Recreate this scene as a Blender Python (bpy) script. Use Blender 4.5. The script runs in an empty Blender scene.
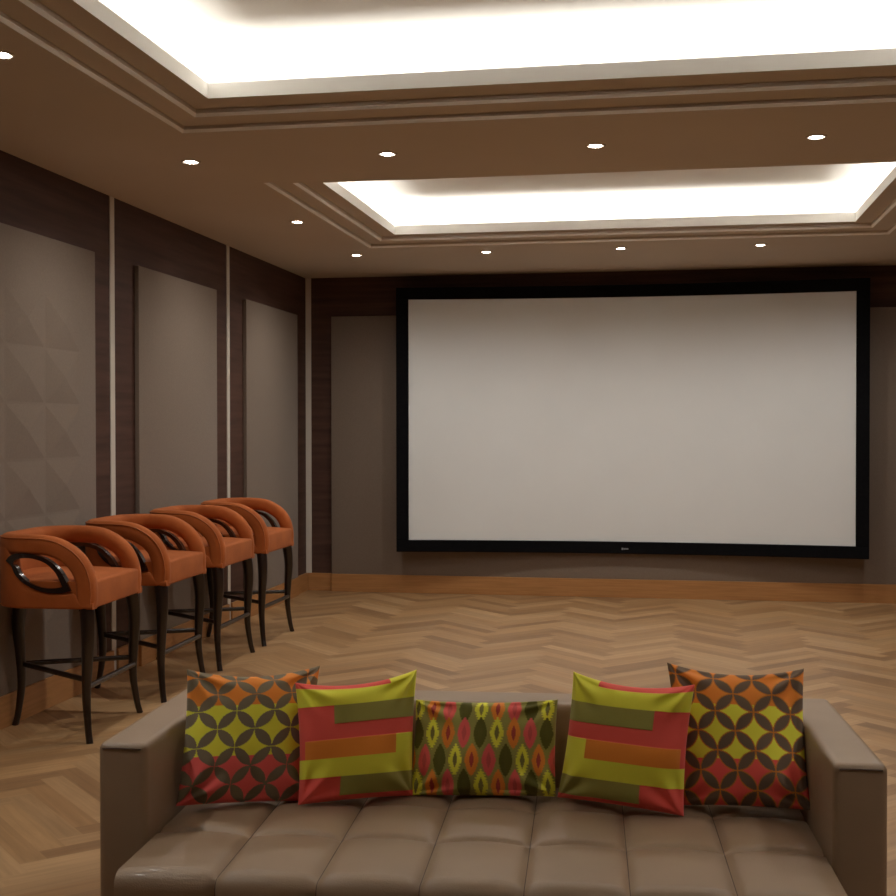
import bpy, bmesh, math, random
import numpy as np
from mathutils import Vector, Matrix
random.seed(7)
PI = math.pi
sc = bpy.context.scene
col = sc.collection

# ------------------------------------------------------------------ room numbers (metres)
RX = 5.71            # room width
RY0, RY1 = -12.6, 0  # room depth, screen wall at y = 0
HC = 2.80            # main ceiling

# ------------------------------------------------------------------ materials
def srgb(r, g, b):
    f = lambda c: (c/255/12.92) if c/255 <= .04045 else ((c/255+.055)/1.055)**2.4
    return (f(r), f(g), f(b), 1)

def new_mat(name):
    m = bpy.data.materials.new(name); m.use_nodes = True
    nt = m.node_tree; nt.nodes.clear()
    out = nt.nodes.new('ShaderNodeOutputMaterial'); b = nt.nodes.new('ShaderNodeBsdfPrincipled')
    nt.links.new(b.outputs[0], out.inputs[0])
    return m, nt, b

def N(nt, t, **kw):
    n = nt.nodes.new(t)
    for k, v in kw.items():
        if k in n.inputs: n.inputs[k].default_value = v
        else: setattr(n, k, v)
    return n

def noise_mat(name, c1, c2, scale=(1, 1, 1), nscale=5, detail=4, rough=.6, bump=0, bscale=200, coat=0, sheen=0,
              metallic=0, spec=.5, sheen_tint=None, lo=.35, hi=.65, coords='Object'):
    m, nt, b = new_mat(name)
    tc = N(nt, 'ShaderNodeTexCoord'); mp = N(nt, 'ShaderNodeMapping'); mp.inputs['Scale'].default_value = scale
    nt.links.new(tc.outputs[coords], mp.inputs[0])
    no = N(nt, 'ShaderNodeTexNoise', Scale=nscale, Detail=detail)
    nt.links.new(mp.outputs[0], no.inputs['Vector'])
    cr = N(nt, 'ShaderNodeValToRGB')
    cr.color_ramp.elements[0].position = lo; cr.color_ramp.elements[0].color = c1
    cr.color_ramp.elements[1].position = hi; cr.color_ramp.elements[1].color = c2
    nt.links.new(no.outputs['Fac'], cr.inputs[0]); nt.links.new(cr.outputs[0], b.inputs['Base Color'])
    b.inputs['Roughness'].default_value = rough; b.inputs['Metallic'].default_value = metallic
    b.inputs['Specular IOR Level'].default_value = spec
    b.inputs['Coat Weight'].default_value = coat
    b.inputs['Coat Roughness'].default_value = .1
    b.inputs['Sheen Weight'].default_value = sheen
    if sheen_tint: b.inputs['Sheen Tint'].default_value = sheen_tint
    if bump:
        n2 = N(nt, 'ShaderNodeTexNoise', Scale=bscale, Detail=3)
        nt.links.new(tc.outputs[coords], n2.inputs['Vector'])
        bp = N(nt, 'ShaderNodeBump', Strength=bump, Distance=.002)
        nt.links.new(n2.outputs['Fac'], bp.inputs['Height']); nt.links.new(bp.outputs[0], b.inputs['Normal'])
    return m

def emit_mat(name, c, s):
    m = bpy.data.materials.new(name); m.use_nodes = True; nt = m.node_tree; nt.nodes.clear()
    out = nt.nodes.new('ShaderNodeOutputMaterial'); e = nt.nodes.new('ShaderNodeEmission')
    e.inputs[0].default_value = c; e.inputs[1].default_value = s
    nt.links.new(e.outputs[0], out.inputs[0]); return m

def attr_mat(name, attr, rough=.8, sheen=.0, bump=.4, bscale=900, grain=False, spec=.5):
    m, nt, b = new_mat(name)
    a = N(nt, 'ShaderNodeAttribute'); a.attribute_name = attr
    src = a.outputs['Color']
    tc = N(nt, 'ShaderNodeTexCoord')
    if grain:   # wood grain running along every plank
        mp = N(nt, 'ShaderNodeMapping'); mp.inputs['Scale'].default_value = (2.2, 38, 1)
        nt.links.new(tc.outputs['UV'], mp.inputs[0])
        no = N(nt, 'ShaderNodeTexNoise', Scale=1.0, Detail=5, Roughness=.6, Distortion=.6)
        nt.links.new(mp.outputs[0], no.inputs['Vector'])
        cr = N(nt, 'ShaderNodeValToRGB')
        cr.color_ramp.elements[0].position = .3; cr.color_ramp.elements[0].color = (.80, .78, .76, 1)
        cr.color_ramp.elements[1].position = .7; cr.color_ramp.elements[1].color = (1.1, 1.1, 1.1, 1)
        nt.links.new(no.outputs['Fac'], cr.inputs[0])
        mx = N(nt, 'ShaderNodeMix'); mx.data_type = 'RGBA'; mx.blend_type = 'MULTIPLY'; mx.inputs['Factor'].default_value = 1
        nt.links.new(src, mx.inputs['A']); nt.links.new(cr.outputs[0], mx.inputs['B'])
        src = mx.outputs['Result']
    nt.links.new(src, b.inputs['Base Color'])
    b.inputs['Roughness'].default_value = rough
    b.inputs['Specular IOR Level'].default_value = spec
    b.inputs['Sheen Weight'].default_value = sheen
    if bump:
        n2 = N(nt, 'ShaderNodeTexNoise', Scale=bscale, Detail=2)
        nt.links.new(tc.outputs['Object'], n2.inputs['Vector'])
        bp = N(nt, 'ShaderNodeBump', Strength=bump, Distance=.001)
        nt.links.new(n2.outputs['Fac'], bp.inputs['Height']); nt.links.new(bp.outputs[0], b.inputs['Normal'])
    return m

M = {}
M['ceiling'] = noise_mat('ceiling_paint', (.56, .50, .43, 1), (.58, .52, .45, 1), nscale=1.5, rough=.9, spec=.2)
M['cove'] = noise_mat('cove_paint', (.84, .825, .79, 1), (.86, .845, .81, 1), nscale=1.5, rough=.9, spec=.2)
M['wood'] = noise_mat('dark_veneer', (.060, .031, .023, 1), (.108, .056, .041, 1), scale=(.6, .6, 9), nscale=2.2, detail=7, rough=.6, spec=.18, lo=.3, hi=.7)
M['fabric'] = noise_mat('panel_fabric', (.205, .160, .124, 1), (.222, .174, .136, 1), nscale=90, rough=.95, bump=.35, bscale=500, sheen=.15, spec=.15)
M['strip'] = noise_mat('pale_strip', (.62, .57, .50, 1), (.66, .61, .54, 1), nscale=3, rough=.5)
M['oak'] = noise_mat('oak_skirting', (.37, .175, .060, 1), (.45, .215, .078, 1), scale=(1.2, 1.2, 22), nscale=3, detail=6, rough=.42, spec=.4)
M['plaster'] = noise_mat('plain_wall', (.20, .15, .11, 1), (.22, .165, .12, 1), nscale=3, rough=.9)
M['screen'] = noise_mat('screen_fabric', (.74, .76, .76, 1), (.76, .78, .78, 1), nscale=2, rough=.95, spec=.1)
M['velvet_black'] = noise_mat('black_velvet', (.003, .003, .004, 1), (.005, .005, .006, 1), nscale=40, rough=.9, spec=.12)
M['logo'] = noise_mat('silver_print', (.30, .31, .33, 1), (.36, .37, .39, 1), nscale=4, rough=.4)
M['orange'] = noise_mat('orange_velvet', (.34, .080, .014, 1), (.44, .110, .022, 1), nscale=7, detail=5, rough=.75, bump=.25, bscale=600, sheen=.2, sheen_tint=(1, .55, .3, 1), spec=.25)
M['orange_dark'] = noise_mat('orange_piping', (.36, .095, .022, 1), (.44, .12, .03, 1), nscale=20, rough=.6, spec=.3)
M['lacquer'] = noise_mat('dark_lacquer', (.014, .007, .005, 1), (.022, .010, .007, 1), nscale=5, rough=.22, coat=.8, spec=.5)
M['legwood'] = noise_mat('dark_polished_wood', (.010, .005, .003, 1), (.024, .011, .006, 1), scale=(9, 9, 1.4), nscale=3, detail=5, rough=.30, coat=.3)
M['leather'] = noise_mat('taupe_leather', (.300, .205, .130, 1), (.340, .236, .150, 1), nscale=3.5, detail=5, rough=.47, bump=.35, bscale=260, spec=.45, coat=.06)
M['seam'] = noise_mat('leather_seam', (.10, .06, .04, 1), (.12, .075, .05, 1), nscale=10, rough=.6)
M['metal'] = noise_mat('brushed_metal', (.5, .48, .45, 1), (.6, .58, .54, 1), nscale=10, rough=.3, metallic=1)
M['led'] = emit_mat('downlight_lamp', (1, .95, .87, 1), 60)
M['floor'] = attr_mat('herringbone_oak', 'tone', rough=.40, bump=0, grain=True, spec=.4)
M['print'] = attr_mat('printed_cotton', 'tone', rough=.85, sheen=.1, bump=.5, bscale=700, spec=.2)

# ------------------------------------------------------------------ helpers
def mesh_obj(name, bm, mat, parent=None, smooth=False, angle=None):
    me = bpy.data.meshes.new(name)
    bm.normal_update(); bm.to_mesh(me); bm.free()
    if isinstance(mat, (list, tuple)):
        for q in mat: me.materials.append(q)
    else: me.materials.append(mat)
    if smooth:
        me.polygons.foreach_set('use_smooth', [True]*len(me.polygons))
        if angle is not None: me.set_sharp_from_angle(angle=math.radians(angle))
    o = bpy.data.objects.new(name, me); col.objects.link(o)
    if parent is not None: o.parent = parent
    return o

def tag(o, label=None, cat=None, group=None, kind=None):
    if label: o['label'] = label
    if cat: o['category'] = cat
    if group: o['group'] = group
    if kind: o['kind'] = kind
    return o

def structure(name, bm, mat, **k):
    o = mesh_obj(name, bm, mat, **k); o['kind'] = 'structure'; return o

def empty(name, loc=(0, 0, 0), rz=0):
    o = bpy.data.objects.new(name, None); col.objects.link(o)
    o.empty_display_size = .1; o.location = loc; o.rotation_euler = (0, 0, rz); return o

def box(bm, x0, x1, y0, y1, z0, z1, bevel=0, seg=3):
    b2 = bmesh.new(); bmesh.ops.create_cube(b2, size=1)
    for v in b2.verts:
        v.co = Vector((x0+(v.co.x+.5)*(x1-x0), y0+(v.co.y+.5)*(y1-y0), z0+(v.co.z+.5)*(z1-z0)))
    if bevel: bmesh.ops.bevel(b2, geom=b2.edges[:], offset=bevel, segments=seg, profile=.6, affect='EDGES')
    merge(bm, b2)

def merge(bm, b2):
    me = bpy.data.meshes.new('t'); b2.to_mesh(me); b2.free(); bm.from_mesh(me); bpy.data.meshes.remove(me)

def quad(bm, *p):
    bm.faces.new([bm.verts.new(q) for q in p])

def sweep(bm, pts, rad, sides=12, closed=False, up=Vector((0, 0, 1)), flat=1.0, square=0.0):
    """tube along pts; rad is a number, a list of numbers, or a list of (a,b)."""
    pts = [Vector(p) for p in pts]; n = len(pts); rings = []
    prev = None
    for i, p in enumerate(pts):
        if closed: t = (pts[(i+1) % n]-pts[i-1]).normalized()
        else: t = (pts[min(i+1, n-1)]-pts[max(i-1, 0)]).normalized()
        if prev is None:
            u = up - t*up.dot(t)
            if u.length < 1e-3: u = Vector((1, 0, 0)) - t*t.x
            u.normalize()
        else:
            u = prev - t*prev.dot(t); u.normalize()
        prev = u; v = t.cross(u)
        r = rad[i] if isinstance(rad, (list, tuple)) else rad
        ra, rb = (r if isinstance(r, (list, tuple)) else (r, r*flat))
        ring = []
        for k in range(sides):
            a = 2*PI*k/sides; ca, sa = math.cos(a), math.sin(a)
            if square:
                e = 1-square*.5
                ca = math.copysign(abs(ca)**e, ca); sa = math.copysign(abs(sa)**e, sa)
            ring.append(bm.verts.new(p+u*ca*ra+v*sa*rb))
        rings.append(ring)
    m = n if closed else n-1
    for i in range(m):
        A, B = rings[i], rings[(i+1) % n]
        for k in range(sides):
            bm.faces.new((A[k], A[(k+1) % sides], B[(k+1) % sides], B[k]))
    if not closed:
        bm.faces.new(rings[0][::-1]); bm.faces.new(rings[-1])

def spline(pts, n):
    """Catmull-Rom through pts"""
    P = [Vector(p) for p in pts]; P = [P[0]*2-P[1]]+P+[P[-1]*2-P[-2]]; out = []
    for i in range(1, len(P)-2):
        for k in range(n):
            t = k/n; a, b, c, d = P[i-1:i+3]
            out.append(.5*((2*b)+(c-a)*t+(2*a-5*b+4*c-d)*t*t+(3*b-a-3*c+d)*t**3))
    out.append(P[-2].copy()); return out

def copy_tree(o, parent=None):
    c = o.copy(); col.objects.link(c)
    if parent is not None: c.parent = parent
    for ch in list(o.children): copy_tree(ch, c)
    return c

# ------------------------------------------------------------------ floor: oak herringbone, planks 61 x 9 cm
L, W = .61, .0915
bm = bmesh.new(); uvl = bm.loops.layers.uv.new('UVMap'); cl = bm.loops.layers.float_color.new('tone')
c45 = math.cos(PI/4)
tones = [tuple(a*b for a, b in zip(t, (.83, .84, .73))) for t in [(.47, .275, .145), (.42, .240, .125), (.50, .300, .165), (.37, .205, .105), (.44, .262, .145), (.33, .180, .094), (.46, .262, .135), (.53, .325, .185)]]
def plank(x, y, w, h):
    cs = [(x, y), (x+w, y), (x+w, y+h), (x, y+h)]
    wc = [((a-b)*c45+OX, (a+b)*c45+OY) for a, b in cs]
    if max(p[0] for p in wc) < 0 or min(p[0] for p in wc) > RX or max(p[1] for p in wc) < RY0 or min(p[1] for p in wc) > 0: return
    f = bm.faces.new([bm.verts.new((p[0], p[1], 0)) for p in wc])
    t = random.choice(tones); k = random.uniform(.93, 1.07); off = random.uniform(0, 50)
    for l, (a, b) in zip(f.loops, cs):
        l[cl] = (t[0]*k, t[1]*k, t[2]*k, 1)
        u, v = ((a-x), (b-y)) if w > h else ((b-y), (a-x))
        l[uvl].uv = (u+off, v+off*1.7)
OX, OY = 2.0, -6.3
for i in range(-130, 130):
    for j in range(-12, 13):
        x, y = i*W+j*L, i*W-j*L
        plank(x, y, L, W); plank(x, y+W, W, L)
for co, no in (((0, 0, 0), (-1, 0, 0)), ((RX, 0, 0), (1, 0, 0)), ((0, 0, 0), (0, 1, 0)), ((0, RY0, 0), (0, -1, 0))):
    bmesh.ops.bisect_plane(bm, geom=bm.verts[:]+bm.edges[:]+bm.faces[:], plane_co=co, plane_no=no, clear_outer=True)
structure('floor', bm, M['floor'])

# ------------------------------------------------------------------ ceiling with two stepped, lit recesses
def rect_ring(bm, A, B, z, mi=0):   # A outer, B inner (x0,x1,y0,y1), facing down
    a = [(A[0], A[2]), (A[1], A[2]), (A[1], A[3]), (A[0], A[3])]; b = [(B[0], B[2]), (B[1], B[2]), (B[1], B[3]), (B[0], B[3])]
    for i in range(4):
        j = (i+1) % 4
        f = bm.faces.new([bm.verts.new((*p, z)) for p in (a[i], b[i], b[j], a[j])]); f.material_index = mi
def rect_wall(bm, A, z0, z1, mi=0):
    a = [(A[0], A[2]), (A[1], A[2]), (A[1], A[3]), (A[0], A[3])]
    for i in range(4):
        j = (i+1) % 4
        f = bm.faces.new([bm.verts.new(q) for q in ((*a[i], z0), (*a[j], z0), (*a[j], z1), (*a[i], z1))]); f.material_index = mi
def grow(A, d): return (A[0]-d, A[1]+d, A[2]-d, A[3]+d)
def lit_edge(bm, A, z, mi=1):      # sloped ceiling step edge; paler cove paint imitates light caught along it
    B = grow(A, -.012)
    a = [(A[0], A[2]), (A[1], A[2]), (A[1], A[3]), (A[0], A[3])]; b = [(B[0], B[2]), (B[1], B[2]), (B[1], B[3]), (B[0], B[3])]
    for i in range(4):
        j = (i+1) % 4
        f = bm.faces.new([bm.verts.new(q) for q in ((*a[i], z), (*a[j], z), (*b[j], z+.013), (*b[i], z+.013))]); f.material_index = mi
COF = [((1.00, 4.715, -4.22, -1.71), (1.115, 4.585, -4.05, -1.85), (1.24, 4.458, -3.87, -1.935)),
       ((1.00, 4.715, -9.60, -5.385), (1.122, 4.59, -9.45, -5.545), (1.25, 4.46, -9.28, -5.72))]
ZL, ZT, ZU = 2.86, 2.925, 3.10      # opening edge, lip top, upper ceiling
bm = bmesh.new()
for y0, y1, xs in ((RY0, -9.60, [(0, RX)]), (-9.60, -5.385, [(0, 1.0), (4.715, RX)]), (-5.385, -4.22, [(0, RX)]),
                   (-4.22, -1.71, [(0, 1.0), (4.715, RX)]), (-1.71, 0, [(0, RX)])):
    for x0, x1 in xs: quad(bm, (x0, y0, HC), (x0, y1, HC), (x1, y1, HC), (x1, y0, HC))
for A, B, C in COF:
    lit_edge(bm, A, HC); rect_wall(bm, grow(A, -.012), HC+.013, HC+.028); rect_ring(bm, grow(A, -.012), B, HC+.028)
    lit_edge(bm, B, HC+.028); rect_wall(bm, grow(B, -.012), HC+.041, ZL); rect_ring(bm, grow(B, -.012), C, ZL)
    rect_wall(bm, C, ZL, ZT, 1)                        # visible face of the lip
    D = grow(C, .02); rect_ring(bm, D, C, ZT, 1); rect_wall(bm, D, ZL+.015, ZT, 1)
    E_ = grow(D, .15); rect_ring(bm, E_, D, ZL+.015, 1); rect_wall(bm, E_, ZL+.015, ZU, 1)
    f = bm.faces.new([bm.verts.new(p) for p in ((E_[0], E_[2], ZU), (E_[0], E_[3], ZU), (E_[1], E_[3], ZU), (E_[1], E_[2], ZU))]); f.material_index = 1
structure('ceiling', bm, [M['ceiling'], M['cove']])

def area(name, loc, sx, sy, power, color, rot):
    l = bpy.data.lights.new(name, 'AREA'); l.shape = 'RECTANGLE'; l.size = sx; l.size_y = sy; l.energy = power; l.color = color
    o = bpy.data.objects.new(name, l); col.objects.link(o); o.location = loc; o.rotation_euler = rot; return o
COVE_W = 2.6    # W per metre of strip
cc = (1, .98, .94)
for A, B, C in COF:
    g = .075; z = ZL+.03; cx, cy = (C[0]+C[1])/2, (C[2]+C[3])/2; lx, ly = C[1]-C[0]+.1, C[3]-C[2]+.1
    tilt = math.radians(12)
    area('cove_strip_light', (cx, C[3]+g, z), lx, .03, COVE_W*lx, cc, (PI-tilt, 0, 0))
    area('cove_strip_light', (cx, C[2]-g, z), lx, .03, COVE_W*lx, cc, (PI+tilt, 0, 0))
    area('cove_strip_light', (C[0]-g, cy, z), .03, ly, COVE_W*ly, cc, (PI, -tilt, 0))
    area('cove_strip_light', (C[1]+g, cy, z), .03, ly, COVE_W*ly, cc, (PI, tilt, 0))

# ------------------------------------------------------------------ walls
bm = bmesh.new(); box(bm, -.12, 0, RY0, 0, 0, HC); structure('wall_left', bm, M['wood'])
bm = bmesh.new(); box(bm, -.12, RX+.12, 0, .12, 0, HC); structure('wall_back', bm, M['wood'])
bm = bmesh.new(); box(bm, RX, RX+.12, RY0, 0, 0, HC); structure('wall_right', bm, M['wood'])
bm = bmesh.new(); box(bm, -.12, RX+.12, RY0-.12, RY0, 0, HC); structure('wall_front', bm, M['plaster'])
BB = .157
n = 1
for y0, y1 in ((-4.016, -3.960), (-2.060, -2.004), (-6.03, -5.975), (-8.04, -7.985), (-10.05, -9.995)):
    bm = bmesh.new(); box(bm, 0, .006, y0, y1, BB*.0+.004, HC-.001); structure('trim_%d' % n, bm, M['strip']); n += 1
bm = bmesh.new(); box(bm, .0, .050, -.010, 0, BB, HC-.001); structure('trim_%d' % n, bm, M['strip'])
bm = bmesh.new()
for y0, y1 in ((RY0, -4.018), (-3.958, -2.062), (-2.002, -.0)): box(bm, 0, .020, y0, y1, 0, BB, .002, 1)
for y0, y1 in ((-5.80, -4.262), (-3.675, -2.335), (-1.700, -.355)): box(bm, .019, .038, y0, y1, 0, BB, .002, 1)
structure('baseboard_left', bm, M['oak'])
bm = bmesh.new(); box(bm, .02, RX, -.020, 0, 0, BB, .002, 1); box(bm, .245, RX-.245, -.052, -.018, 0, BB, .002, 1)
structure('baseboard_back', bm, M['oak'])
bm = bmesh.new(); box(bm, RX-.02, RX, RY0, -.02, 0, BB, .002, 1); structure('baseboard_right', bm, M['oak'])

# fabric panels
def panel_left(y0, y1, label):
    bm = bmesh.new(); box(bm, .0015, .030, y0, y1, BB, 2.44, .004, 2)
    o = mesh_obj('acoustic_panel', bm, M['fabric'], smooth=True, angle=30); tag(o, label, 'wall panel'); return o
panel_left(-3.675, -2.335, 'plain taupe fabric wall panel between the two thin pale vertical strips')
panel_left(-1.700, -.355, 'narrow-looking plain taupe fabric panel on the left wall nearest the room corner')
bm = bmesh.new(); box(bm, .0015, .030, -5.80, -4.262, BB, 2.44, .004, 2)
p0 = mesh_obj('acoustic_panel', bm, M['fabric'], smooth=True, angle=30)
tag(p0, 'taupe fabric wall panel with raised pyramid tiles behind the nearest stool', 'wall panel')
bm = bmesh.new()
for r in range(6):
    for c in range(3):
        z1 = 2.146-.285*r; z0 = z1-.285; y1 = -4.450-.395*c; y0 = y1-.395; g = .002
        b = [bm.verts.new(q) for q in ((.0295, y0+g, z0+g), (.0295, y1-g, z0+g), (.0295, y1-g, z1-g), (.0295, y0+g, z1-g))]
        a = bm.verts.new((.046, (y0+y1)/2, (z0+z1)/2))
        for i in range(4): bm.faces.new((b[i], b[(i+1) % 4], a))
mesh_obj('pyramid_tiles', bm, M['fabric'], p0)
bm = bmesh.new(); box(bm, .245, RX-.245, -.042, -.0015, BB, 2.45, .004, 2)
o = mesh_obj('acoustic_panel', bm, M['fabric'], smooth=True, angle=30)
tag(o, 'wide taupe fabric panel on the end wall behind the projection screen', 'wall panel')

# ------------------------------------------------------------------ curved projection screen
SX, SHW = 2.850, 1.968; SZ0, SZ1 = .382, 2.672
def sy(x): return -.085-.14*(x/SHW)**2
scr = empty('projection_screen', (SX, 0, SZ0))
tag(scr, 'huge white curved projection screen in a black frame on the end wall', 'projection screen')
NS = 48; BW = .102
bm = bmesh.new(); rows = []
for i in range(NS+1):
    x = -SHW+BW*.8+(2*(SHW-BW*.8))*i/NS
    rows.append([bm.verts.new((x, sy(x)+dy, z)) for dy in (0, .012) for z in (BW*.8, SZ1-SZ0-BW*.8)])
for a, b in zip(rows, rows[1:]):
    bm.faces.new((a[0], b[0], b[1], a[1])); bm.faces.new((a[2], a[3], b[3], b[2]))
mesh_obj('screen_surface', bm, M['screen'], scr, smooth=True)
bm = bmesh.new()
def curved_bar(bm, xa, xb, z0, z1, n=48, d0=-.022, d1=.026):
    rows = []
    for i in range(n+1):
        x = xa+(xb-xa)*i/n; y = sy(x); e = .004
        rows.append([bm.verts.new(q) for q in ((x, y+d1, z0), (x, y+d0+e, z0), (x, y+d0, z0+e), (x, y+d0, z1-e), (x, y+d0+e, z1), (x, y+d1, z1))])
    for a, b in zip(rows, rows[1:]):
        for k in range(6): bm.faces.new((a[k], a[(k+1) % 6], b[(k+1) % 6], b[k]))
    bm.faces.new(rows[0]); bm.faces.new(rows[-1][::-1])
H = SZ1-SZ0
curved_bar(bm, -SHW, SHW, 0, BW); curved_bar(bm, -SHW, SHW, H-BW, H)
curved_bar(bm, -SHW, -SHW+BW, BW, H-BW, 3); curved_bar(bm, SHW-BW, SHW, BW, H-BW, 3)
bmesh.ops.recalc_face_normals(bm, faces=bm.faces[:])
fr = mesh_obj('frame', bm, M['velvet_black'], scr)
bm = bmesh.new()      # tiny maker's mark, centre of the lower frame: a row of minute strokes
lx = -.034
for k, (w, s) in enumerate(((.012, -.004), (.007, 0), (.009, .002), (.006, 0), (.008, .002), (.010, 0))):
    box(bm, lx, lx+w*.8, sy(0)-.0245, sy(0)-.0218, BW*.42-(.006 if k else .009), BW*.42+(.005 if k else .008)); lx += w+.001
mesh_obj('logo', bm, M['logo'], fr)
for bx in (-.35, .35):
    bm = bmesh.new(); box(bm, bx-.04, bx+.04, sy(bx)+.012, -.042, .3, H-.3)
    mesh_obj('mounting_bracket', bm, M['metal'], scr)

# ------------------------------------------------------------------ downlights
def make_downlight():
    r = empty('recessed_downlight', (0, 0, HC))
    bm = bmesh.new(); prof = [(.034, -.001), (.037, -.005), (.046, -.005), (.050, -.002), (.050, .0)]
    rings = [[bm.verts.new((a*math.cos(2*PI*k/32), a*math.sin(2*PI*k/32), z)) for k in range(32)] for a, z in prof]
    for A, B in zip(rings, rings[1:]):
        for k in range(32): bm.faces.new((A[k], A[(k+1) % 32], B[(k+1) % 32], B[k]))
    mesh_obj('trim_ring', bm, M['ceiling'], r, smooth=True)
    bm = bmesh.new(); bmesh.ops.create_uvsphere(bm, u_segments=24, v_segments=12, radius=.029)
    for v in bm.verts: v.co.z *= .28
    bmesh.ops.bisect_plane(bm, geom=bm.verts[:]+bm.edges[:]+bm.faces[:], plane_co=(0, 0, -.0006), plane_no=(0, 0, 1), clear_outer=True)
    mesh_obj('lamp', bm, M['led'], r, smooth=True)
    return r
proto = None
XS = [.812, 1.831, 2.850, 3.869, 4.888]
DL = []
names_back = ['near the left corner', 'second from the left', 'third from the left', 'rightmost in view']
for i, x in enumerate(XS):
    DL.append((x, -1.373, ['small round downlight nearest the left corner, in the row along the screen wall',
        'second downlight from the left in the row along the screen wall',
        'third downlight from the left in the row along the screen wall',
        'rightmost downlight in view of the row along the screen wall', None][i]))
for i, x in enumerate(XS):
    DL.append((x, -4.807, ['leftmost downlight of the row running between the two lit ceiling recesses',
        'second downlight from the left of the row between the two lit ceiling recesses',
        'downlight just right of centre in the row between the two lit ceiling recesses',
        'rightmost downlight in view of the row between the two lit ceiling recesses', None][i]))
DL += [(.812, -2.955, 'single downlight on the left beside the edge of the farther ceiling recess'),
       (.812, -6.638, 'bright downlight cut by the left edge of the picture, beside the nearer recess'),
       (4.888, -2.955, None), (4.888, -6.638, None), (.812, -8.4, None), (4.888, -8.4, None)]
SPOT_W = 32
base = make_downlight()
for i, (x, y, lab) in enumerate(DL):
    o = base if i == 0 else copy_tree(base)
    o.location = (x, y, HC)
    tag(o, lab or 'recessed round downlight outside the picture, set in the ceiling border', 'downlight', 'recessed ceiling downlights' if lab else 'downlights beyond the picture')
    l = bpy.data.lights.new('downlight_beam', 'SPOT'); l.energy = SPOT_W*(1.6 if y < -6 else 1); l.color = (1, .96, .90); l.spot_size = math.radians(108 if y < -6 else 158); l.spot_blend = 1
    l.shadow_soft_size = .035
    lo = bpy.data.objects.new('downlight_beam', l); col.objects.link(lo); lo.location = (x, y, HC-.04)

# ------------------------------------------------------------------ bar stool (local: +x front, y width; floor z=0)
HWD = .316; XF = .272; XB = -.246; RC = .19; ZB = .615
def plan(s, inset):
    """point + outward normal on the U plan; s in 0..1 from near-front to far-front"""
    hw = HWD-inset; rc = RC-inset; straight = XF-(XB+RC); arc = PI/2*rc; back = 2*(HWD-RC)
    return None
def u_path(n_side=26, n_arc=24, n_back=8):
    P = []
    xs = XB+RC
    for i in range(n_side):
        t = i/n_side; t = 1-(1-t)**1.0
        t = math.sin(t*PI/2)      # denser towards the curved corner, sparse at front -> flip
        P.append((XF-(XF-xs)*(1-math.cos(i/n_side*PI/2)), -1, 0, 'side'))
    out = []
    for i in range(n_side):
        x = XF-(XF-xs)*(1-math.cos(i/n_side*PI/2)); out.append(((x, -HWD), (0, -1)))
    for i in range(n_arc):
        a = -PI/2-(PI/2)*i/n_arc; out.append(((xs+RC*math.cos(a), -HWD+RC+RC*math.sin(a)), (math.cos(a), math.sin(a))))
    for i in range(n_back+1):
        y = (-HWD+RC)+2*(HWD-RC)*i/n_back; out.append(((XB, y), (-1, 0)))
    m = out[:-1]
    right = [((p[0], -p[1]), (q[0], -q[1])) for p, q in out[:n_side+n_arc]][::-1]
    return out+right
CL = spline([(.232, 0, .63), (.236, 0, .70), (.222, 0, .775), (.186, 0, .835), (.127, 0, .880), (.055, 0, .907), (-.044, 0, .914)], 8)
def zc(x):       # centre height of the arm tube at depth x on the side
    if x <= -.044: return .914
    for p, q in zip(CL[2:], CL[3:]):
        if q.x <= x <= p.x: return p.z+(q.z-p.z)*(p.x-x)/(p.x-q.x)
    return .66
def zap(x):      # top edge of the lower side panel: follows the underside of the opening
    P = [(.28, .645), (.215, .645), (.180, .690), (.125, .690), (.06, .692), (0, .708), (-.055, .738), (-.095, .776), (-.118, .812), (-.145, .88), (-.16, .905), (-1, .905)]
    for p, q in zip(P, P[1:]):
        if q[0] <= x <= p[0]: return p[1]+(q[1]-p[1])*(p[0]-x)/(p[0]-q[0])
    return .70
def eye(n=14, sc_=1.0):
    top = [(-.150, .835), (-.115, .862), (-.06, .872), (.0, .866), (.07, .842), (.125, .795), (.155, .748), (.178, .700)]
    bot = [(.178, .700), (.125, .690), (.06, .692), (.0, .708), (-.055, .738), (-.095, .776), (-.115, .812), (-.150, .835)]
    P = [p for p in spline([(a, 0, b) for a, b in top], 5)][:-1]+[p for p in spline([(a, 0, b) for a, b in bot], 5)][:-1]
    c = Vector((.004, 0, .782))
    return [c+(p+Vector((-.008, 0, 0))-c)*sc_ for p in P]
def side_y(x, d=0):      # half width of the plan at depth x
    xs = XB+RC
    return (HWD-RC+math.sqrt(max(0, RC*RC-min(RC, xs-x)**2)) if x < xs else HWD)-d
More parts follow.
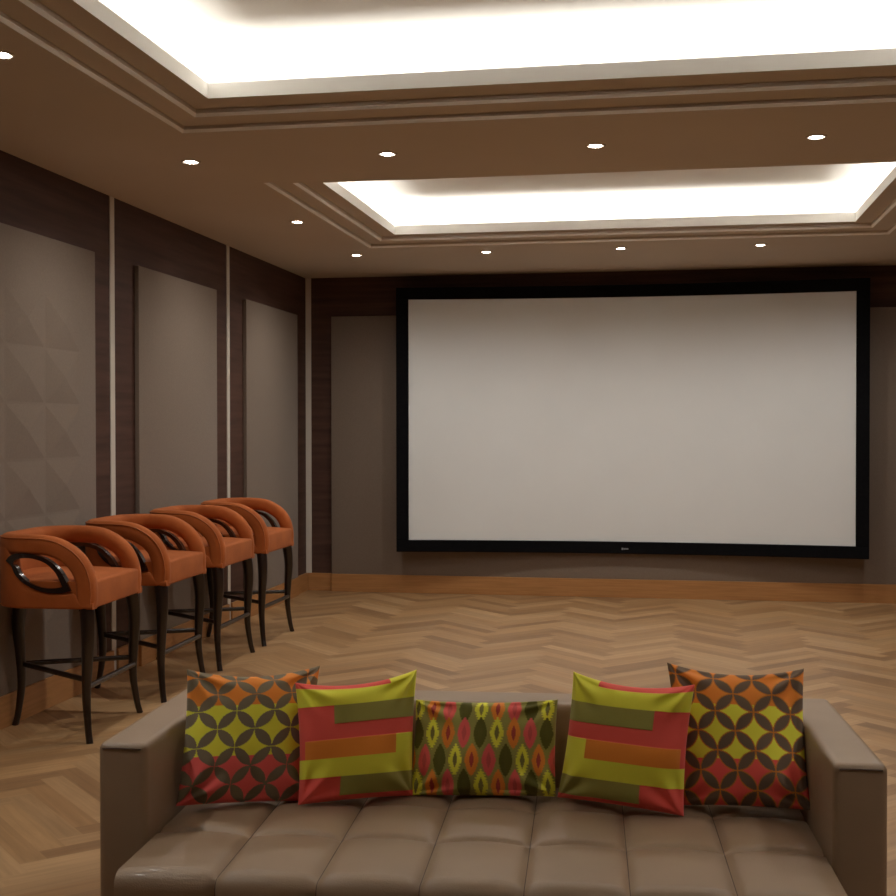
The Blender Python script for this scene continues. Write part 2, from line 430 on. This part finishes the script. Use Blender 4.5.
def make_shell():
    bm = bmesh.new(); rings = []; t = .062
    def skin(rings):
        n = len(rings[0])
        for A, B in zip(rings, rings[1:]):
            for k in range(n): bm.faces.new((A[k], B[k], B[(k+1) % n], A[(k+1) % n]))
        bm.faces.new(rings[0]); bm.faces.new(rings[-1][::-1])
    for (p, nrm) in u_path():
        x, y = p; z1 = zap(x); z0 = ZB; r = .012; ring = []
        for cx, cz, a0 in ((-t+r, z0+r, PI), (-r, z0+r, -PI/2), (-r, z1-r, 0), (-t+r, z1-r, PI/2)):
            for k in range(4):
                a = a0+PI/2*k/3; d = cx+r*math.cos(a); ring.append(bm.verts.new((x+nrm[0]*d, y+nrm[1]*d, cz+r*math.sin(a))))
        rings.append(ring)
    skin(rings)
    # arm and back roll: rounded tube that runs from one front corner round the back to the other
    C = [(Vector((p.x, -HWD, p.z)), Vector((0, -1, 0))) for p in CL]
    mid = [((p, n_)) for p, n_ in u_path(n_side=2, n_arc=20, n_back=10) if p[0] < XB+RC+.001]
    C += [(Vector((p[0], p[1], .914)), Vector((n_[0], n_[1], 0))) for p, n_ in mid if p[0] < XB+RC-.005]
    C += [(Vector((p.x, HWD, p.z)), Vector((0, 1, 0))) for p in CL[::-1]]
    h0, w0 = .043, .040; rings = []; pipe = []
    for i, (c, nr) in enumerate(C):
        c2 = c-nr*w0
        tg = ((C[min(i+1, len(C)-1)][0]-C[min(i+1, len(C)-1)][1]*w0)-(C[max(i-1, 0)][0]-C[max(i-1, 0)][1]*w0)).normalized()
        up = tg.cross(nr); up.normalize()
        if up.dot(Vector((1 if abs(c.y) > HWD-.01 else 0, 0, .6))) < 0: up = -up
        ring = []
        for k in range(20):
            a = 2*PI*k/20; ca, sa = math.cos(a), math.sin(a); e = .85
            ca2 = math.copysign(abs(ca)**e, ca); sa2 = math.copysign(abs(sa)**e, sa)
            if ca > 0 and sa < 0: ca2 = abs(ca)**.45; sa2 = -abs(sa)**.45*1.12
            ring.append(bm.verts.new(c2+nr*ca2*w0+up*sa2*h0))
        rings.append(ring); pipe.append(c2+nr*(w0*.885)+up*(h0*.60))
    skin(rings)
    bmesh.ops.recalc_face_normals(bm, faces=bm.faces[:])
    return bm, pipe
def prism(bm, pts, y0, y1):
    a = [bm.verts.new((p.x, y0, p.z)) for p in pts]; b = [bm.verts.new((p.x, y1, p.z)) for p in pts]; n = len(pts)
    for k in range(n): bm.faces.new((a[k], a[(k+1) % n], b[(k+1) % n], b[k]))
    bm.faces.new(a[::-1]); bm.faces.new(b)
    bmesh.ops.recalc_face_normals(bm, faces=bm.faces[:])

def make_stool():
    root = empty('bar_stool')
    sb, pipe = make_shell()
    mesh_obj('backrest', sb, M['orange'], root, smooth=True, angle=50)
    # seat cushion: crowned block filling the tub, full width at the front
    bm = bmesh.new(); NX, NY = 22, 26; sx0, sx1, hy = XB+.05, XF+.002, HWD-.010
    def topz(u, v):
        return .742+.022*(1-abs(2*v-1)**3)*(math.sin(min(1, (1-u)*1.6+.12)*PI/2))
    def hw(u):
        x = sx0+(sx1-sx0)*u
        if x < XB+RC:
            d = (XB+RC-x); rr = RC-.05; return max(.02, HWD-RC+math.sqrt(max(0, rr*rr-min(d, rr)**2))) if True else hy
        return hy
    g = [[bm.verts.new((sx0+(sx1-sx0)*i/NX, (2*j/NY-1)*min(hy, hw(i/NX)), topz(i/NX, j/NY))) for j in range(NY+1)] for i in range(NX+1)]
    b = [[bm.verts.new((v.co.x, v.co.y, ZB+.002)) for v in r] for r in g]
    for i in range(NX):
        for j in range(NY):
            bm.faces.new((g[i][j], g[i+1][j], g[i+1][j+1], g[i][j+1])); bm.faces.new((b[i][j], b[i][j+1], b[i+1][j+1], b[i+1][j]))
    for i in range(NX):
        bm.faces.new((g[i][0], b[i][0], b[i+1][0], g[i+1][0])); bm.faces.new((g[i][NY], g[i+1][NY], b[i+1][NY], b[i][NY]))
    ed = []
    for j in range(NY):
        bm.faces.new((g[0][j], g[0][j+1], b[0][j+1], b[0][j])); bm.faces.new((g[NX][j], b[NX][j], b[NX][j+1], g[NX][j+1]))
    bmesh.ops.recalc_face_normals(bm, faces=bm.faces[:])
    ed = [e for e in bm.edges if len(e.link_faces) == 2 and e.calc_face_angle(0) > .9 and (e.verts[0].co.x > XF-.0 or min(v.co.x for v in e.verts) > XF-.02)]
    bmesh.ops.bevel(bm, geom=ed, offset=.014, segments=4, profile=.5, affect='EDGES')
    mesh_obj('seat', bm, M['orange'], root, smooth=True, angle=50)
    # lacquered eye rims, one in each side opening
    for s in (-1, 1):
        bm = bmesh.new(); P = eye(); Q = eye(sc_=.76); n = len(P)
        def Y(p, inner):   # follow the rounded rear corner
            xs = XB+RC; d = HWD
            if p.x < xs: d = HWD-RC+math.sqrt(max(0, RC*RC-(xs-p.x)**2))
            return s*(d-.030 if inner else d+.004)
        v = [[bm.verts.new((p.x, Y(p, q), p.z)) for p in PP] for PP, q in ((P, 0), (Q, 0), (Q, 1), (P, 1))]
        for a in range(4):
            A, B = v[a], v[(a+1) % 4]
            for k in range(n): bm.faces.new((A[k], A[(k+1) % n], B[(k+1) % n], B[k]))
        bmesh.ops.recalc_face_normals(bm, faces=bm.faces[:])
        o = mesh_obj('side_rim', bm, M['lacquer'], root, smooth=True, angle=40)
        o['label'] = 'glossy black-brown eye-shaped rim'
    # piping along the outer top edge, following the arm down to the front
    bm = bmesh.new(); pts = [pipe[0]-Vector((0, 0, .012))]+pipe+[pipe[-1]-Vector((0, 0, .012))]
    sweep(bm, pts, .0042, 8)
    mesh_obj('piping', bm, M['orange_dark'], root, smooth=True)
    # three cabriole legs: two in front, one at the rear centre
    def leg(foot, top, out):
        bm = bmesh.new(); f, t, o = Vector((*foot, 0)), Vector((*top, ZB+.03)), Vector((*out, 0))
        hs = [0, .06, .2, .34, .47, .56, .62, .67]; off = [.016, .004, -.008, .004, .020, .020, .012, .0]
        rr = [.0145, .0145, .018, .0225, .027, .030, .032, .033]
        P = []
        for h, k in zip(hs, off):
            u = h/.645; P.append(f.lerp(t, min(1, u))*1.0); P[-1].z = h if h > 0 else 0; P[-1] += o*k
        P[-1].z = ZB+.004
        S = spline(P, 5); R = [Vector((a, 0, 0)) for a in rr]; RR = [q.x for q in spline(R, 5)]
        sweep(bm, S, RR, 14, up=Vector((o.x, o.y, 0)), square=.7)
        return mesh_obj('leg', bm, M['legwood'], root, smooth=True, angle=45)
    d = Vector((.7, .7)); FX = .250
    leg((FX-.005, -.306), (FX-.032, -.268), (.75, -.65)); leg((FX-.005, .306), (FX-.032, .268), (.75, .65)); leg((-.236, -.012), (-.205, -.008), (-1, 0))
    def rung(a, b, w=.012, h=.025):
        bm = bmesh.new(); a, b = Vector(a), Vector(b)
        pts = [a.lerp(b, k/8)+Vector((0, 0, .0)) for k in range(9)]
        sweep(bm, pts, [(h*.5, w) for k in range(9)], 12, square=.6)
        mesh_obj('stretcher', bm, M['legwood'], root, smooth=True, angle=45)
    rung((-.225, 0, .30), (FX-.012, -.297, .288)); rung((-.225, 0, .30), (FX-.012, .297, .288)); rung((FX-.012, -.297, .255), (FX-.012, .297, .255))
    return root
stool = make_stool()
SL = [(.304, -5.178, 3.0, 'orange velvet bar stool nearest the camera, its whole eye-shaped side opening in view'),
      (.308, -4.300, 1.5, 'orange velvet bar stool second from the camera, just behind the nearest stool'),
      (.300, -3.426, 1.0, 'orange velvet bar stool third from the camera, before the last one'),
      (.296, -2.560, 0.0, 'orange velvet bar stool farthest from the camera, closest to the room corner')]
for i, (x, y, a, lab) in enumerate(SL):
    o = stool if i == 0 else copy_tree(stool)
    o.location = (x, y, 0); o.rotation_euler = (0, 0, math.radians(a)); tag(o, lab, 'bar stool', 'orange bar stools along the left wall')

# ------------------------------------------------------------------ sofa (local: -y front)
sofa = empty('sofa', (2.695, -7.33, 0), math.radians(3.5))
tag(sofa, 'long taupe leather sofa with square arms and a tufted seat', 'sofa')
SW, AI, AH = 1.003, .872, .62
for s in (-1, 1):
    bm = bmesh.new(); x0, x1 = sorted((s*SW, s*AI)); box(bm, x0, x1, -.385, .385, .10, AH, .021, 4)
    a = mesh_obj('armrest', bm, M['leather'], sofa, smooth=True, angle=40)
    bm = bmesh.new(); sweep(bm, [(x0+.014, -.3855, AH-.013), ((x0+x1)/2, -.3862, AH-.011), (x1-.014, -.3855, AH-.013)], .0022, 6)
    mesh_obj('seam', bm, M['seam'], a, smooth=True)
bm = bmesh.new(); box(bm, -AI+.001, AI-.001, .205, .385, .10, AH, .03, 5)
bk = mesh_obj('backrest', bm, M['leather'], sofa, smooth=True, angle=40)
# tufted seat cushion: height field of seven by three padded squares that rolls over the front edge
NC = 7; seams = [0, .33, .615, .86]     # cross seams measured from the front edge backwards
bm = bmesh.new(); yf = -.622; zs = .366; rf = .036
path = []     # (y, z, normal_y, normal_z, s) from bottom front, up, over, to the back
for k in range(15): z = .13+(zs-rf-.13)*k/14; path.append((yf, z, -1, 0, -1))
for k in range(1, 9): a = PI/2*k/9; path.append((yf+rf-rf*math.cos(a), zs-rf+rf*math.sin(a), -math.cos(a), math.sin(a), 0))
for k in range(0, 161): y = yf+rf+(.83-rf)*k/160; path.append((y, zs, 0, 1, y-yf))
NXS = NC*22; rows = []
for (y, z, ny, nz, s) in path:
    row = []
    for i in range(NXS+1):
        x = -AI+.004+(2*AI-.008)*i/NXS; fu = (i/NXS*NC) % 1
        if i == NXS: fu = 1
        du = min(fu, 1-fu)*(2*AI/NC)
        if min(i, NXS-i) < 11: du = .05
        px = 1-math.exp(-du/.011)
        pr_ = 1.0
        if s > 0:
            for q in seams[1:-1]: 
                qy = q+.020*math.sin(fu*PI)
                pr_ = min(pr_, 1-math.exp(-abs(s-qy)/.009))
            q = [b for b in zip(seams, seams[1:]) if b[0] <= s <= b[1]]
            if q: fv = (s-q[0][0])/(q[0][1]-q[0][0])
            else: fv = 1
            crown = math.sin(PI*fu)**.6*(math.sin(PI*min(1, max(0, fv)))**.55 if q and q[0][0] > 0 else min(1, math.sin(PI*(.35+.65*fv))**.7))
        else:
            crown = math.sin(PI*fu)**.7*.8
        d = -.013+.013*px*pr_+.011*crown
        row.append(bm.verts.new((x, y+ny*d, z+nz*d)))
    rows.append(row)
for A, B in zip(rows, rows[1:]):
    for k in range(NXS): bm.faces.new((A[k], A[k+1], B[k+1], B[k]))
bot = [bm.verts.new((v.co.x, v.co.y, .13)) for v in rows[-1]]
for k in range(NXS): bm.faces.new((rows[-1][k], rows[-1][k+1], bot[k+1], bot[k]))
ff = rows[0]; bm.faces.new(ff+bot[::-1])
for idx in (0, NXS):
    bm.faces.new([r[idx] for r in rows]+[bot[idx]])
bmesh.ops.recalc_face_normals(bm, faces=bm.faces[:])
seat = mesh_obj('seat_cushion', bm, M['leather'], sofa, smooth=True, angle=50)
for k in range(1, NC):     # seam cords sunk in the grooves
    x = -AI+.004+(2*AI-.008)*k/NC
    bm = bmesh.new(); sweep(bm, [(x, p[0]+p[2]*(-.0125), p[1]+p[3]*(-.0125)) for p in path[:-3:3]], .0016, 6)
    mesh_obj('seam', bm, M['seam'], seat, smooth=True)
for x in (-.93, .93):
    for y in (-.33, .33):
        bm = bmesh.new(); box(bm, x-.03, x+.03, y-.03, y+.03, 0, .101, .003, 2); mesh_obj('foot', bm, M['legwood'], sofa)
bm = bmesh.new(); box(bm, -AI+.03, AI-.03, -.58, .2, .09, .13); mesh_obj('seat_base', bm, M['leather'], sofa)
bm = bmesh.new(); box(bm, -.8, -.74, -.55, -.49, 0, .091, .003, 2); mesh_obj('foot', bm, M['legwood'], sofa)
bm = bmesh.new(); box(bm, .74, .8, -.55, -.49, 0, .091, .003, 2); mesh_obj('foot', bm, M['legwood'], sofa)

# ------------------------------------------------------------------ cushions
C_OR = np.array((.88, .29, .045)); C_YE = np.array((.86, .83, .075)); C_RD = np.array((.88, .12, .095)); C_PK = np.array((.88, .14, .125))
C_OL = np.array((.37, .34, .085)); C_BR = np.array((.175, .118, .078)); C_GR = np.array((.16, .15, .028)); C_GB = np.array((.225, .18, .115))
def pat_circles(u, v, petal, line, reds, pu=3.15, pv=3.76, ou=.26, ov=.20, b1=.29, b2=.66, gap=.012):
    base = np.where((v < b1)[..., None], C_OR, np.where((v < b2)[..., None], C_YE, reds))
    # nodes on a diamond lattice -> rotate by 45 deg so that petals run between neighbouring nodes
    a, b = (u-ou)*pu, (v-ov)*pv
    p, q = a+b, a-b                       # nodes now at integer (p,q) with petals along p and q
    fp, fq = p-np.floor(p), q-np.floor(q)
    r = math.sqrt(.5)
    # circles centred on cell centres; petal = covered by two circles
    cnt = np.zeros_like(u); edge = np.full_like(u, 9.)
    for di in (-1, 0, 1):
        for dj in (-1, 0, 1):
            d = np.sqrt((fp-.5-di)**2+(fq-.5-dj)**2); cnt += (d < r-gap); edge = np.minimum(edge, np.abs(d-r+.004))
    out = np.where((cnt >= 2)[..., None], petal, base)
    if line is not None: out = np.where((edge < .019)[..., None], line, out)
    return out
def pat_stripes(u, v, flip):
    if flip: u = 1-u
    c = np.empty(u.shape+(3,)); c[:] = C_RD
    def r(c0, u0, u1, v0, v1): c[(u >= u0) & (u <= u1) & (v >= v0) & (v < v1)] = c0
    r(C_YE, 0, 1, .055, .215); r(C_YE, .76, 1, 0, .215)
    r(C_OL, .27, 1, .215, .375)
    r(C_RD, 0, 1, .375, .50); r(C_YE, .78, 1, .50, .66); r(C_OR, 0.03, .79, .50, .645)
    r(C_YE, 0, 1, .645, .80); r(C_OL, .33, 1, .80, .955)
    return c
def pat_ikat(u, v):
    c = np.empty(u.shape+(3,)); c[:] = C_OL*1.02
    seqs = ['YOPG', 'OPGY', 'YOPG', 'PGYO']
    colr = {'Y': C_YE*1.05, 'O': C_OR, 'P': C_PK, 'G': C_GR*.85}; hole = {'Y': C_OL*.7, 'O': C_RD*.55, 'P': C_PK*.8, 'G': C_GR*.9}
    for (vc, uo, sq) in ((.10, .03, 0), (.365, .145, 0), (.645, .095, 3), (.905, .045, 0)):
        for k in range(-1, 10):
            cu = uo+.1135*k; k4 = seqs[sq][k % 4]; dv = (v-vc)/.172
            prof = np.clip(1-np.abs(dv)**1.9, 0, 1)**.85
            step = .22 if k4 == 'Y' else .10
            saw = step*(np.floor((v-vc)/.014) % 2)*(prof < .97)
            m = np.abs(u-cu)/.047 < prof-saw; c[m] = colr[k4]
            m2 = np.abs(u-cu)/.016 < np.clip(1-(np.abs(v-vc)/.085)**1.5, 0, 1); c[m2] = hole[k4]
    return c
def cushion(corners, pat, label, T=.075, G=210, seed=0, pinch=.075, aspect=1.0, flaps=None):
    """corners TL, TR, BR, BL in world space"""
    TL, TR, BR, BL = [np.array(c, float) for c in corners]
    rng = np.random.RandomState(seed)
    u, v = np.meshgrid(np.linspace(0, 1, G+1), np.linspace(0, 1, G+1))
    a, b = 2*u-1, 2*v-1
    # pull the edges inwards between the corners
    a2 = a*(1-pinch*.7*(1-b**2)*np.abs(a)**2)
    b2 = b*(1-np.where(b < 0, pinch*1.9, pinch*.35)*(1-a**2)*np.abs(b)**2)
    U_, V_ = (a2+1)/2, (b2+1)/2
    P = ((1-V_)*(1-U_))[..., None]*TL+((1-V_)*U_)[..., None]*TR+(V_*U_)[..., None]*BR+(V_*(1-U_))[..., None]*BL
    n = np.cross(TR-TL, BL-TL); n /= np.linalg.norm(n)     # faces viewer or away
    if n[1] > 0: n = -n
    th = T*(np.clip(1-np.abs(a)**2.6, 0, 1)*np.clip(1-np.abs(b)**2.6, 0, 1))**.48
    wr = np.zeros_like(u)
    for k in range(5):      # soft dents along the edges and creases running in from the corners
        ang = rng.uniform(0, 2*PI); fx, fy = rng.uniform(2, 5, 2); wr += .0030*np.sin(fx*PI*u*math.cos(ang)+fy*PI*v*math.sin(ang)+rng.uniform(0, 6))
    for ca, cb in ((-1, -1), (1, -1), (1, 1), (-1, 1)):
        da, db = (a-ca)*-ca, (b-cb)*-cb; rr = np.hypot(da, db)+1e-6; ph = np.arctan2(db, da)
        wr += .0085*np.sin(ph*9+rng.uniform(0, 6))*np.exp(-((rr-.42)/.26)**2)
    for side in range(4):
        e = [1+a, 1-a, 1+b, 1-b][side]; t = b if side < 2 else a
        wr += -.0045*np.clip(np.sin(t*rng.uniform(7, 12)+rng.uniform(0, 6)), 0, 1)*np.exp(-(e/.14)**2)*(1-t**2)
    edge = np.clip(np.minimum(1-np.abs(a), 1-np.abs(b))*9, 0, 1)
    relief = np.zeros_like(u)
    if flaps is not None: relief = .0022*flaps(u, v)
    F_ = P+n*(th+wr*edge+relief*edge)[..., None]; Bk = P-n*(th*.8)[..., None]
    vf = F_.reshape(-1, 3); vb = Bk.reshape(-1, 3); K = G+1
    verts = np.vstack([vf, vb]); faces = []
    for i in range(G):
        for j in range(G):
            q = i*K+j; faces.append((q, q+K, q+K+1, q+1))
    off = K*K; st = 1
    for i in range(G):
        for j in range(G):
            q = off+i*K+j; faces.append((q, q+1, q+K+1, q+K))
    me = bpy.data.meshes.new('throw_cushion'); me.from_pydata(verts.tolist(), [], faces)
    at = me.attributes.new('tone', 'FLOAT_COLOR', 'POINT')
    c = pat(u, v).reshape(-1, 3); c = np.vstack([c, c]); c = np.hstack([c, np.ones((len(c), 1))])
    at.data.foreach_set('color', c.astype(np.float32).ravel())
    me.materials.append(M['print'])
    me.polygons.foreach_set('use_smooth', [True]*len(me.polygons))
    bm = bmesh.new(); bm.from_mesh(me); bmesh.ops.remove_doubles(bm, verts=[v_ for v_ in bm.verts], dist=1e-5)
    bmesh.ops.recalc_face_normals(bm, faces=bm.faces[:]); bm.to_mesh(me); bm.free()
    cen = verts.mean(0); me.transform(Matrix.Translation(-Vector(cen)))
    o = bpy.data.objects.new('throw_cushion', me); o.location = Vector(cen)+Vector((0, 0, .0045)); col.objects.link(o)
    tag(o, label, 'cushion', 'patterned cushions on the sofa'); return o
#C0
cushion([(1.831, -7.44, 0.75), (2.16, -7.21, 0.728), (2.161, -7.345, 0.358), (1.845, -7.56, 0.392)],
        lambda u, v: pat_circles(u, v, C_GB, None, C_PK, pu=3.65, ou=.21, gap=.006), 'square cushion with grey-brown petals on orange, yellow and pink, by the left arm', T=.072, seed=1)
cushion([(2.128, -7.36, 0.706), (2.451, -7.18, 0.72), (2.459, -7.28, 0.371), (2.16, -7.44, 0.375)],
        lambda u, v: pat_stripes(u, v, False), 'striped patchwork cushion at the left, beside the petal cushion by the left arm', T=.072, seed=2, flaps=lambda u, v: 1-(np.abs(pat_stripes(u, v, False)-C_RD).sum(-1) < .01))
cushion([(2.45, -7.19, 0.632), (2.872, -7.18, 0.645), (2.873, -7.25, 0.38), (2.447, -7.28, 0.371)],
        pat_ikat, 'small oblong olive cushion with orange, pink and yellow ikat ovals, in the middle', T=.055, seed=3, pinch=.035)
cushion([(2.919, -7.2, 0.733), (3.264, -7.26, 0.719), (3.233, -7.35, 0.372), (2.876, -7.25, 0.378)],
        lambda u, v: pat_stripes(u, v, True), 'striped patchwork cushion on the right half of the sofa, overlapping a petal cushion', T=.072, seed=4, flaps=lambda u, v: 1-(np.abs(pat_stripes(u, v, True)-C_RD).sum(-1) < .01))
cushion([(3.187, -7.12, 0.753), (3.573, -7.14, 0.751), (3.572, -7.34, 0.404), (3.218, -7.25, 0.372)],
        lambda u, v: pat_circles(u, v, C_BR, C_OR*.75, C_RD, pu=3.58, pv=3.67, ou=.335, ov=.35, b1=.30, b2=.68), 'square cushion with dark brown petals outlined in orange, by the right arm', T=.070, seed=5)
#C1

# ------------------------------------------------------------------ world, camera, view
w = bpy.data.worlds.new('World'); sc.world = w; w.use_nodes = True
w.node_tree.nodes['Background'].inputs[0].default_value = (.05, .045, .04, 1); w.node_tree.nodes['Background'].inputs[1].default_value = .1
cam = bpy.data.cameras.new('camera'); cam.lens = 50.1; cam.sensor_width = 36; cam.sensor_height = 36; cam.clip_start = .05
co = bpy.data.objects.new('camera', cam); col.objects.link(co)
a, b, c = [math.radians(t) for t in (9.8869, -.832, -.0543)]
F = Vector((-math.sin(a)*math.cos(b), math.cos(a)*math.cos(b), math.sin(b))); R = Vector((math.cos(a), math.sin(a), 0)); U = R.cross(F)
R, U = R*math.cos(c)+U*math.sin(c), -R*math.sin(c)+U*math.cos(c)
m = Matrix((( R.x, U.x, -F.x, 3.1811), (R.y, U.y, -F.y, -10.8239), (R.z, U.z, -F.z, 1.44), (0, 0, 0, 1)))
co.matrix_world = m; sc.camera = co
sc.view_settings.view_transform = 'Standard'; sc.view_settings.look = 'None'; sc.view_settings.gamma = 1
sc.view_settings.exposure = .10; sc.view_settings.use_curve_mapping = False
try:
    sc.cycles.max_bounces = 10; sc.cycles.diffuse_bounces = 8; sc.cycles.use_denoising = True; sc.cycles.sample_clamp_indirect = 6
except Exception: pass
